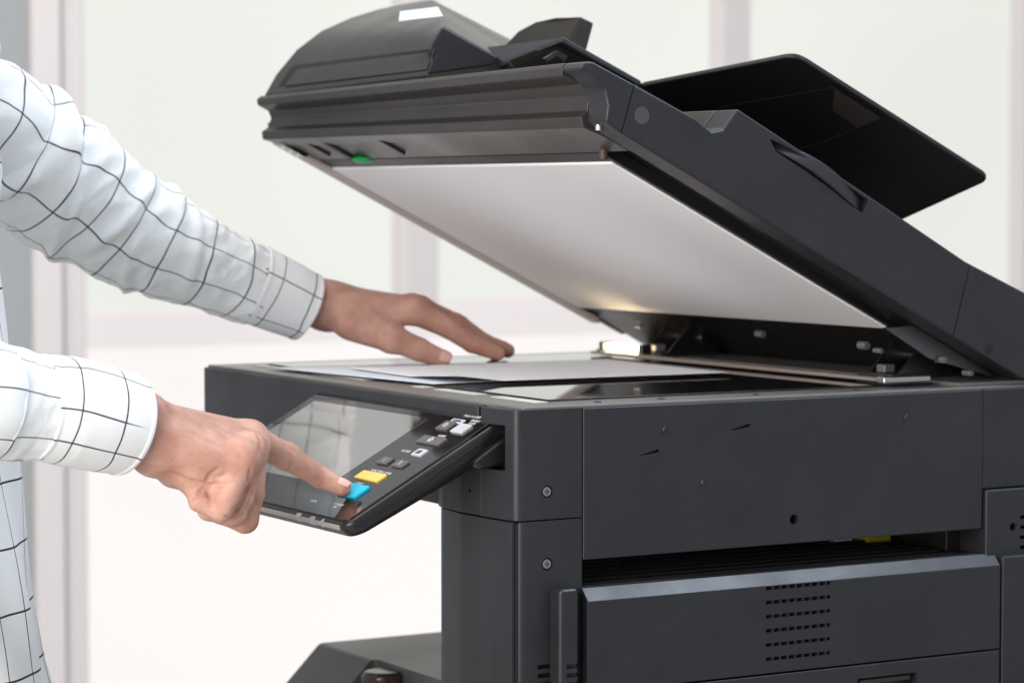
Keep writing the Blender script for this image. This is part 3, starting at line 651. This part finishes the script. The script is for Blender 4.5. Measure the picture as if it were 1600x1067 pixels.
# signed-distance modelling of the skin, meshed with surface nets
def smin(a, b2, k): 
    h = np.clip(.5+.5*(b2-a)/k, 0, 1); return b2*(1-h)+a*h-k*h*(1-h)
def cone(P, a, b2, r0, r1):
    a = np.array(a); b2 = np.array(b2); ba = b2-a; t = np.clip(((P-a)@ba)/ba.dot(ba), 0, 1)
    return np.linalg.norm(P-a-t[..., None]*ba, axis=-1)-(r0*(1-t)+r1*t)
def ell(P, c, axes, rad):
    q = (P-np.array(c))@np.array(axes).T/np.array(rad); l = np.linalg.norm(q, axis=-1); return (l-1)*min(rad)*1.0
def nets(f, lo, hi, h):
    lo = np.array(lo); n = np.ceil((np.array(hi)-lo)/h).astype(int)+1
    ax = [lo[i]+h*np.arange(n[i]) for i in range(3)]
    Dv = np.empty(n)
    for i in range(n[0]):
        P = np.stack(np.meshgrid([ax[0][i]], ax[1], ax[2], indexing='ij'), -1)[0]; Dv[i] = f(P)
    s = Dv < 0; cnt = np.zeros(n-1); acc = np.zeros((*(n-1), 3)); cor = [(i, j, k) for i in (0, 1) for j in (0, 1) for k in (0, 1)]
    sl = lambda c: tuple(slice(c[a], n[a]-1+c[a]) for a in range(3))
    for a in cor:
        for d in range(3):
            if a[d]: continue
            b2 = list(a); b2[d] = 1; A, B = Dv[sl(a)], Dv[sl(b2)]; m_ = (A < 0) != (B < 0)
            t = np.where(m_, A/(A-B+1e-12), 0)
            for e in range(3): acc[..., e] += np.where(m_, a[e]+(t if e == d else 0), 0)
            cnt += m_
    act = cnt > 0; idx = -np.ones(n-1, int); idx[act] = np.arange(act.sum())
    loc = acc[act]/cnt[act][:, None]; V_ = lo+h*(np.argwhere(act)+loc)
    F = []
    for d in range(3):
        e, g = (d+1) % 3, (d+2) % 3
        s0 = [slice(None)]*3; s1 = [slice(None)]*3; s0[d] = slice(0, n[d]-1); s1[d] = slice(1, n[d])
        cr_ = s[tuple(s0)] != s[tuple(s1)]; W_ = np.argwhere(cr_)
        W_ = W_[(W_[:, e] > 0) & (W_[:, g] > 0) & (W_[:, e] < n[e]-1) & (W_[:, g] < n[g]-1)]
        o_ = []
        for (de, dg_) in ((-1, -1), (0, -1), (0, 0), (-1, 0)):
            q = W_.copy(); q[:, e] += de; q[:, g] += dg_; o_.append(idx[q[:, 0], q[:, 1], q[:, 2]])
        Q = np.stack(o_, 1); fl = ~s[W_[:, 0], W_[:, 1], W_[:, 2]]; Q[fl] = Q[fl][:, ::-1]; F.append(Q)
    F = np.concatenate(F)
    for _ in range(2):      # pull onto the surface
        d0 = f(V_); g = np.stack([(f(V_+np.eye(3)[a]*1e-4)-d0)/1e-4 for a in range(3)], 1); V_ = V_-g*(d0/np.maximum((g*g).sum(1), .2))[:, None]*.8
    return V_, F
def finger(P, pts, rr, k=.0022):
    d = None
    for i in range(len(pts)-1):
        c = cone(P, pts[i], pts[i+1], rr[i], rr[i+1]); d = c if d is None else smin(d, c, k)
    return d
def hand_sdf(P, H):
    palm = None
    for (a, b2, r0, r1) in H['palm']:
        c = cone(P, a, b2, r0, r1); palm = c if palm is None else smin(palm, c, H.get('kp', .012))
    d = palm
    fs = [finger(P, f_[0], f_[1]) for f_ in H['fingers']]
    u = None
    for q in fs: u = q if u is None else smin(u, q, .0016)
    for i, q in enumerate(fs): pass
    d = smin(d, u, .0070)
    for (a, b2, r0, k, amt) in H.get('tendons', []):
        c = cone(P, a, b2, r0, r0*.8); d = smin(d, c, k)
    for (c, r_) in H.get('bumps', []):
        e = np.linalg.norm(P-np.array(c), axis=-1)-r_; d = smin(d, e, .006)
    for (a, b2, r_, dep) in H.get('creases', []):          # soft creases: carve thin grooves
        c = cone(P, a, b2, 0, 0); d = d+dep*np.exp(-(c/r_)**2)
    return d
# right (near) hand pressing the key
IM, MM, RM, PM = J(386, 684, .086), J(393, 694, .068), J(388, 708, .050), J(374, 724, .036)
ut, vt = puv(543, 777); tipc = PF(ut, vt, .0088)
WR = J(226, 668, .062); AR = J(60, 640, .052)
R_ = dict(palm=[(AR, WR, .0285, .0225), (WR+np.array([0, .012, .004]), IM, .0165, .0125), (WR, MM, .018, .0125), (WR+np.array([0, -.006, -.003]), RM, .018, .0120), (WR+np.array([0, -.010, -.006]), PM, .0185, .0125),
                (J(245, 708, .058), J(345, 728, .046), .0150, .0120), (J(240, 712, .068), J(300, 738, .070), .0145, .0125), (J(300, 742, .052), J(338, 768, .052), .0130, .0125)],
          fingers=[([IM, J(447, 713, .0875), J(500, 745, .089), tipc], [.0125, .0096, .0084, .0067]),
                   ([MM, J(391, 770, .070), J(383, 812, .074), J(345, 800, .082), J(338, 770, .085)], [.0125, .0105, .0098, .0085, .0075]),
                   ([RM, J(375, 775, .052), J(364, 803, .054), J(326, 796, .062), J(318, 768, .068)], [.0125, .0100, .0092, .0080, .0072]),
                   ([PM, J(352, 780, .034), J(345, 797, .034), J(311, 783, .042), J(305, 762, .052)], [.0120, .0088, .0082, .0074, .0068]),
                   ([J(238, 706, .078), J(272, 735, .084), J(306, 752, .088), J(345, 765, .092)], [.0130, .0125, .0100, .0090])],
          tendons=[(J(275, 648, .055), J(370, 676, .074), .0042, .006, 0), (J(280, 655, .05), J(376, 690, .058), .0040, .006, 0)],
          bumps=[(J(393, 681, .074), .0118), (J(390, 700, .046), .0122), (J(375, 712, .035), .0125), (J(232, 642, .047), .0135), (J(449, 712, .0875), .0092)],
          kp=.011)
def f_r(P): return hand_sdf(P, R_)
def trace(f, px, py):
    r = ray((px, py)); r = r/np.linalg.norm(r); t = 1.6
    for _ in range(140):
        d_ = float(f((CAM+r*t)[None])[0]); t += d_*.6
        if abs(d_) < 1e-5: break
        if t > 3: return None
    return CAM+r*t
def crease_lines(f, H, lines):
    out = []
    for pts, w, dep in lines:
        q = []
        for a, b2 in zip(pts[:-1], pts[1:]):
            for k in range(4): q.append((a[0]+(b2[0]-a[0])*k/4, a[1]+(b2[1]-a[1])*k/4))
        q.append(pts[-1]); q = [trace(f, *p) for p in q]
        for i, (a, b2) in enumerate(zip(q[:-1], q[1:])):
            if a is None or b2 is None or np.linalg.norm(a-b2) > .012: continue
            m_ = (i+.5)/(len(q)-1); fade = min(1, 4*m_, 4*(1-m_)); out.append((a, b2, w, dep*fade))
    H['creases'] = out
R_['creases'] = []
crease_lines(f_r, R_, [
 ([(266, 738), (296, 752), (322, 756)], .0016, .0030), ([(318, 757), (342, 758), (364, 756)], .0013, .0024), ([(321, 757), (328, 742), (341, 731)], .0013, .0020),
 ([(322, 760), (310, 772), (298, 781)], .0014, .0022), ([(322, 762), (328, 776), (330, 792)], .0013, .0020), ([(330, 745), (346, 744), (356, 738)], .0010, .0010),
 ([(405, 694), (404, 730), (396, 772), (382, 806)], .0014, .0026), ([(392, 728), (388, 756), (376, 786), (362, 806)], .0014, .0026), ([(402, 676), (408, 690), (407, 708)], .0012, .0016),
 ([(350, 806), (366, 809), (384, 804)], .0012, .0016),
 ([(452, 697), (459, 704), (462, 712)], .0009, .0008), ([(446, 694), (452, 702)], .0008, .0006), ([(458, 700), (466, 709)], .0008, .0006), ([(447, 738), (455, 729), (460, 722)], .0010, .0009),
 ([(500, 724), (506, 733)], .0008, .0006), ([(496, 722), (502, 732)], .0008, .0006), ([(494, 764), (502, 756)], .0009, .0007),
 ([(228, 655), (232, 690), (226, 712)], .0030, .0006), ([(300, 655), (330, 667), (362, 684)], .0020, .0007), ([(290, 672), (320, 688), (352, 704)], .0022, .0006), ([(362, 690), (372, 700), (378, 712)], .0016, .0007)])
# left (far) hand on the paper
zs = .0066
lI, lM, lR, lP = J(642, 484, .470), J(655, 484, .492), J(655, 483, .513), J(650, 485, .533)
lW = J(515, 478, .520); lA = J(400, 446, .523)
def onp(px, y, h=.0075):                # a point over the paper near this pixel column
    p = J(px, 560, y); p[2] = zs+h-.001; return p
L_ = dict(palm=[(lA, lW, .026, .0225), (lW+np.array([0, -.010, 0]), lI, .0175, .0125), (lW, lM, .0190, .0125), (lW+np.array([0, .010, 0]), lR, .0180, .0120), (lW+np.array([0, .016, -.004]), lP, .0160, .0110),
                (J(545, 500, .490), J(608, 524, .472), .0170, .0135)],
          fingers=[([lI, J(700, 512, .460), J(738, 537, .455), onp(778, .452, .0068)], [.0125, .0098, .0086, .0068]),
                   ([lM, J(712, 506, .492), J(752, 534, .490), onp(793, .489, .0068)], [.0125, .0100, .0088, .0070]),
                   ([lR, J(718, 508, .520), J(757, 535, .524), onp(788, .527, .0068)], [.0120, .0094, .0084, .0066]),
                   ([lP, J(704, 503, .545), J(742, 527, .550), onp(772, .553, .006)], [.0110, .0082, .0074, .0062]),
                   ([J(556, 504, .486), J(612, 528, .464), J(655, 546, .450), J(690, 560.5, .441)], [.0165, .0125, .0108, .0085])],
          bumps=[(J(645, 480, .470), .0120), (J(612, 530, .460), .0128)], creases=[(J(690, 496, .455), J(700, 508, .449), .0014, .0006), (J(652, 538, .440), J(658, 552, .439), .0014, .0006)], tendons=[(J(540, 466, .500), J(632, 478, .478), .0045, .007, 0)], kp=.012)
def f_l(P): return hand_sdf(P, L_)
def bounds(pts, m): a = np.array(pts); return a.min(0)-m, a.max(0)+m
def allp(H): return [x for q in H['palm'][1:] for x in q[:2]]+[x for q in H['fingers'] for x in q[0]]
loR, hiR = bounds(allp(R_), .026); loR[0] = min(loR[0], WR[0]-.05)
loL, hiL = bounds(allp(L_), .026); loL[0] = min(loL[0], lW[0]-.05)
Vr, Fr = nets(f_r, loR, hiR, .00125); Vl, Fl = nets(f_l, loL, hiL, .0016)
# hidden body: arms, torso, neck, head, legs as one coarse smooth surface
TX, TY = -.462, .31
sh_r, sh_l = np.array([TX+.0, TY-.185, .285]), np.array([TX, TY+.185, .285])
EL_R = np.array([-.58, .060, .035]); EL_L = J(110, 303, .535)
def f_b(P):
    d = ell(P, (TX, TY, .10), np.eye(3), (.105, .165, .30))
    for args in [((TX, TY, .05), (TX, TY, -.16), .11, .125), (sh_r, sh_l, .055, .055), ((TX, TY, .27), (TX+.01, TY, .42), .055, .05),
                 (sh_r, EL_R, .05, .036), (EL_R, AR+np.array([-.02, 0, 0]), .036, .028), (AR+np.array([-.02, 0, 0]), WR+np.array([-.02, 0, 0]), .028, .0225),
                 (sh_l, EL_L, .045, .034), (EL_L, lA, .034, .024), (lA, lW+np.array([-.02, 0, 0]), .024, .0215)]:
        d = smin(d, cone(P, *args), .03)
    for s in (-1, 1):
        d = smin(d, cone(P, (TX, TY+s*.09, -.18), (TX+.01, TY+s*.10, -.60), .085, .055), .03)
        d = smin(d, cone(P, (TX+.01, TY+s*.10, -.60), (TX-.02, TY+s*.11, -1.02), .055, .04), .02)
        d = smin(d, cone(P, (TX-.02, TY+s*.11, -1.07), (TX+.14, TY+s*.12, -1.09), .038, .028), .02)
    hd = ell(P, (TX+.035, TY, .53), np.eye(3), (.095, .076, .115)); hd = smin(hd, cone(P, (TX+.06, TY, .46), (TX+.085, TY, .445), .045, .03), .03)
    hd = smin(hd, cone(P, (TX+.125, TY, .535), (TX+.143, TY, .505), .007, .012), .01)
    for s in (-1, 1):
        hd = smin(hd, ell(P, (TX+.025, TY+s*.078, .52), np.eye(3), (.018, .008, .032)), .006)
        e = cone(P, (TX+.128, TY+s*.032, .535), (TX+.13, TY+s*.033, .535), .013, .013); hd = np.maximum(hd, -(e-.0)) if False else smin(hd, e+.004, .006)
    mouth = cone(P, (TX+.122, TY-.024, .475), (TX+.122, TY+.024, .475), .003, .003); hd = hd+.004*np.exp(-(mouth/.004)**2)
    return smin(d, hd, .02)
Vb, Fb = nets(f_b, (-.90, .02, -1.12), (.02, .64, .67), .0095)
# the coarse body stops inside the wrists, the fine hands carry on from there
VV = np.concatenate([Vb, Vr, Vl]); FF = np.concatenate([Fb, Fr+len(Vb), Fl+len(Vb)+len(Vr)])
me = bpy.data.meshes.new('body'); me.from_pydata(VV.tolist(), [], FF.tolist()); me.update()
link('body', me, SKIN, per)
# nails
def nail(c, n, t, w, l, parent_up=.0, name='fingernail'):
    c, n, t = [np.array(x, float) for x in (c, n, t)]; t /= np.linalg.norm(t); n = n-t*n.dot(t); n /= np.linalg.norm(n); s = np.cross(t, n)
    bm = bmesh.new(); rows = []
    for i in range(9):
        u = -1+2*i/8; r_ = []
        for k in range(9):
            v = -1+2*k/8; ww = w*(1-.18*max(0, u)**2-.15*max(0, -u)**3); p = c+t*l*u*(1-.12*v*v)+s*ww*v+n*(-.42*w*v*v-.0006*u*u); r_.append(bm.verts.new(tuple(p)))
        rows.append(r_)
    for i in range(8):
        for k in range(8): bm.faces.new((rows[i][k], rows[i+1][k], rows[i+1][k+1], rows[i][k+1]))
    o = finish(bm, name, NAIL, per, smooth=True); md = o.modifiers.new('s', 'SOLIDIFY'); md.thickness = .0006; md.offset = 0
def surf(f, p, n, st=.03):
    p = np.array(p, float); n = np.array(n, float)/np.linalg.norm(n); q = p+n*st
    for _ in range(60): q = q-n*float(f(q[None])[0])*.8
    return q
tdir = tipc-J(500, 745, .089); nn = np.array([.05, -.45, .9]); cc = tipc+tdir/np.linalg.norm(tdir)*(-.0005)
nail(surf(f_r, cc, nn)+nn/np.linalg.norm(nn)*.0002, nn, tdir, .0052, .0062)
ltip = J(690, 560.5, .441); ld = ltip-J(655, 546, .450); nn = np.array([-.05, -.85, .55])
nail(surf(f_l, ltip, nn)+nn/np.linalg.norm(nn)*.0002, nn, ld, .0066, .0072)
# hair cap, trousers
bm = bmesh.new(); bmesh.ops.create_uvsphere(bm, u_segments=32, v_segments=24, radius=1)
for v in list(bm.verts):
    x, y, z = v.co
    if z < -.35 or (x > .45 and z < .45): bm.verts.remove(v); continue
    v.co = Vector((TX+.025+x*.106, TY+y*.086, .54+z*.122))
finish(bm, 'hair', HAIR, per, smooth=True)
def tube(name, path, rad, m, parent, pitch_off=(0, 0), wr=None, nu=160, nv=96, flat=(1, 1), seam_ang=0, uvs=1.0, thick=.0009, closed=False):
    """cloth tube along a path with wrinkle function wr(s, ang, L) in metres"""
    P = np.array(path, float); n = len(P)
    # Catmull-Rom
    def cr(t):
        i = min(int(t), n-2); f_ = t-i; p0 = P[max(i-1, 0)]; p1 = P[i]; p2 = P[i+1]; p3 = P[min(i+2, n-1)]
        return .5*((2*p1)+(-p0+p2)*f_+(2*p0-5*p1+4*p2-p3)*f_**2+(-p0+3*p1-3*p2+p3)*f_**3)
    ts = np.linspace(0, n-1, nu+1); C_ = np.array([cr(t) for t in ts]); s_ = np.concatenate([[0], np.cumsum(np.linalg.norm(np.diff(C_, axis=0), axis=1))])
    T_ = np.gradient(C_, axis=0); T_ /= np.linalg.norm(T_, axis=1)[:, None]
    ref = np.array([0, -1., 0]); vs = []; uv = []
    rr = np.interp(ts, np.arange(n), rad)
    for i in range(nu+1):
        A1 = ref-T_[i]*ref.dot(T_[i]); A1 /= np.linalg.norm(A1); A2 = np.cross(T_[i], A1)
        row = []; urow = []
        for k in range(nv):
            a = 2*math.pi*k/nv; r_ = rr[i]; w = wr(s_[i], a, s_[-1]) if wr else 0
            d_ = A1*math.cos(a)*flat[0]+A2*math.sin(a)*flat[1]; row.append(C_[i]+d_*(r_+w))
        vs.append(row)
    V_ = np.array(vs); me = bpy.data.meshes.new(name); F_ = []; UVs = []
    circ = 2*math.pi*np.mean(rad)
    for i in range(nu):
        for k in range(nv):
            k2 = (k+1) % nv; F_.append((i*nv+k, i*nv+k2, (i+1)*nv+k2, (i+1)*nv+k))
            for (ii, kk) in ((i, k), (i, k+1), (i+1, k+1), (i+1, k)): UVs.append((s_[ii]*uvs+pitch_off[0]+.0022*math.sin(s_[ii]*34+2*math.pi*kk/nv*2)+.0014*MN.noise(Vector((s_[ii]*40, math.cos(2*math.pi*kk/nv)*2, math.sin(2*math.pi*kk/nv)*2))), (kk/nv)*circ*uvs+pitch_off[1]+.0020*math.sin(s_[ii]*41+1)+.0020*MN.noise(Vector((s_[ii]*30+9, math.cos(2*math.pi*kk/nv)*1.5, 5)))))
    me.from_pydata(V_.reshape(-1, 3).tolist(), [], F_); ul = me.uv_layers.new(name='UVMap'); ul.data.foreach_set('uv', np.array(UVs).ravel())
    me.update(); o = link(name, me, m, parent)
    md = o.modifiers.new('s', 'SOLIDIFY'); md.thickness = thick; md.offset = -1
    return o
from mathutils import noise as MN
def crumple(s, a, sd):
    x, y = math.cos(a), math.sin(a); v = 0
    for (f_, g, am) in ((26, .9, 1.0), (55, 1.6, .5), (105, 2.8, .22)):
        n_ = MN.noise(Vector((s*f_+sd*7.3+y*.9, x*g+3.1, y*g+sd))); v += am*(.42-abs(n_)*1.6)
    return v
def folds(seed, items, amp=.0012):
    r_ = np.random.RandomState(seed); ph = r_.rand(8)*6.28
    def w(s, a, L):
        v = amp*(math.sin(38*s+1.7*math.sin(a+ph[0])+ph[1])*.6+math.sin(71*s+2*a+ph[2])*.45+math.sin(120*s-3*a+ph[3])*.25+.7*math.sin(2*a+17*s+ph[4]))*.6+amp*1.25*crumple(s, a, seed)
        for (s0, a0, slope, wid, aw, dep) in items:
            da = (a-a0+math.pi) % (2*math.pi)-math.pi; t = (s-s0-slope*da)/wid
            v += 1.25*dep*math.exp(-t*t)*math.exp(-(da/aw)**2)-dep*.55*math.exp(-((t-1.8)**2))*math.exp(-(da/aw)**2)
        return v
    return w
# shirt: torso is the part the sleeves hang on
def torso(name, m, parent):
    nu, nv = 90, 120; V_ = []; F_ = []; U_ = []
    keys = [(-.36, .140, .190), (-.20, .132, .185), (-.05, .122, .182), (.08, .118, .185), (.18, .115, .195), (.26, .095, .185), (.315, .060, .10), (.345, .052, .058)]
    zs_ = np.linspace(-.36, .345, nu+1)
    for i, z in enumerate(zs_):
        a = np.interp(z, [k[0] for k in keys], [k[1] for k in keys]); b2 = np.interp(z, [k[0] for k in keys], [k[2] for k in keys])
        for k in range(nv):
            an = 2*math.pi*k/nv; w = .0035*math.sin(5*an+9*z)*math.sin(11*z+an)+.0025*math.sin(9*an-14*z)+.0018*math.sin(17*an+30*z)
            V_.append((TX+.005+(a+w+.012)*math.cos(an)+XO(z), TY+(b2+w+.008)*math.sin(an), z))
    for i in range(nu):
        for k in range(nv):
            F_.append((i*nv+k, i*nv+(k+1) % nv, (i+1)*nv+(k+1) % nv, (i+1)*nv+k))
            for (ii, kk) in ((i, k), (i, k+1), (i+1, k+1), (i+1, k)): U_.append((zs_[ii]*.75+.004, kk/nv*.95))
    me = bpy.data.meshes.new(name); me.from_pydata(V_, [], F_); ul = me.uv_layers.new(name='UVMap'); ul.data.foreach_set('uv', np.array(U_).ravel()); me.update()
    o = link(name, me, m, parent); md = o.modifiers.new('s', 'SOLIDIFY'); md.thickness = .001; return o
def XO(z): return np.interp(z, [-.36, -.2, -.05, .1, .3], [.035, .001, -.010, -.020, -.010])
shirt = torso('shirt', SHIRT, per)
# near sleeve + cuff
sR = [sh_r+np.array([0, .03, .0]), (sh_r+EL_R)/2+np.array([-.01, 0, -.01]), EL_R, J(-75, 620, .046), J(-15, 626, .048), J(35, 634, .050), J(78, 641, .052)]
tube('sleeve', sR, [.080, .068, .056, .047, .043, .0380, .0355], SHIRT, shirt, (.012, .006), folds(3, [(.66, 1.2, .01, .006, 1.0, .003), (.69, .2, -.01, .006, .9, .0025), (.61, .7, .02, .008, 1.1, .004), (.56, 1.0, -.02, .009, 1.2, .004), (.72, -.5, .01, .005, 1, .002)], .0019), 260, 110)
cR = [J(55, 637, .0500), J(102, 643, .0530), J(140, 650, .0555), J(176, 658, .0580), J(199, 663, .0600)]
def cuffw(s, a, L): return .0006*math.sin(2*a+1)+.0007*math.sin(3*a+30*s)+(.0008 if s > L-.0035 or s < .003 else 0)
tube('cuff', cR, [.0370, .0395, .0393, .0380, .0365], SHIRT, shirt, (.019, .0135), cuffw, 60, 110, thick=.0018)
# far sleeve + cuff
sL = [sh_l+np.array([0, -.02, 0]), J(-60, 182, .515), J(15, 236, .530), J(98, 290, .535), J(183, 348, .535), J(275, 394, .530), J(345, 424, .527), J(402, 448, .525)]
tube('sleeve', sL, [.068, .060, .0585, .0640, .0525, .0440, .0385, .0350], SHIRT, shirt, (.003, .010), folds(5, [(.17, .3, .02, .011, 1.0, .008), (.22, 1.2, -.03, .012, 1.0, .009), (.27, -.4, .02, .009, 1.1, .007), (.31, .9, .03, .008, 1.0, .006), (.35, .2, -.015, .007, .9, .0045), (.39, 1.3, .02, .006, 1.0, .004), (.43, .1, .01, .006, .9, .003), (.40, -1.0, .01, .006, .9, .003), (.25, -1.5, .02, .010, .8, .006)], .0026), 280, 120, uvs=.88)
cL = [J(392, 443, .525), J(420, 455, .524), J(450, 467, .522), J(480, 480, .520)]
tube('cuff', cL, [.0375, .0365, .0350, .0325], SHIRT, shirt, (.020, .002), cuffw, 60, 110, thick=.0018)
# trousers
bm = bmesh.new()
for s in (-1, 1):
    rings = []
    for (x, y, z, r_) in ((TX, .085, -.28, .105), (TX, .095, -.42, .095), (TX+.01, .10, -.62, .075), (TX-.005, .105, -.85, .065), (TX-.02, .11, -1.07, .062)):
        rings.append([(x+.02+r_*math.cos(a), TY+s*y+r_*math.sin(a), z) for a in [2*math.pi*k/28 for k in range(28)]])
    add_loft(bm, rings)
finish(bm, 'trousers', TRS, per, smooth=True)
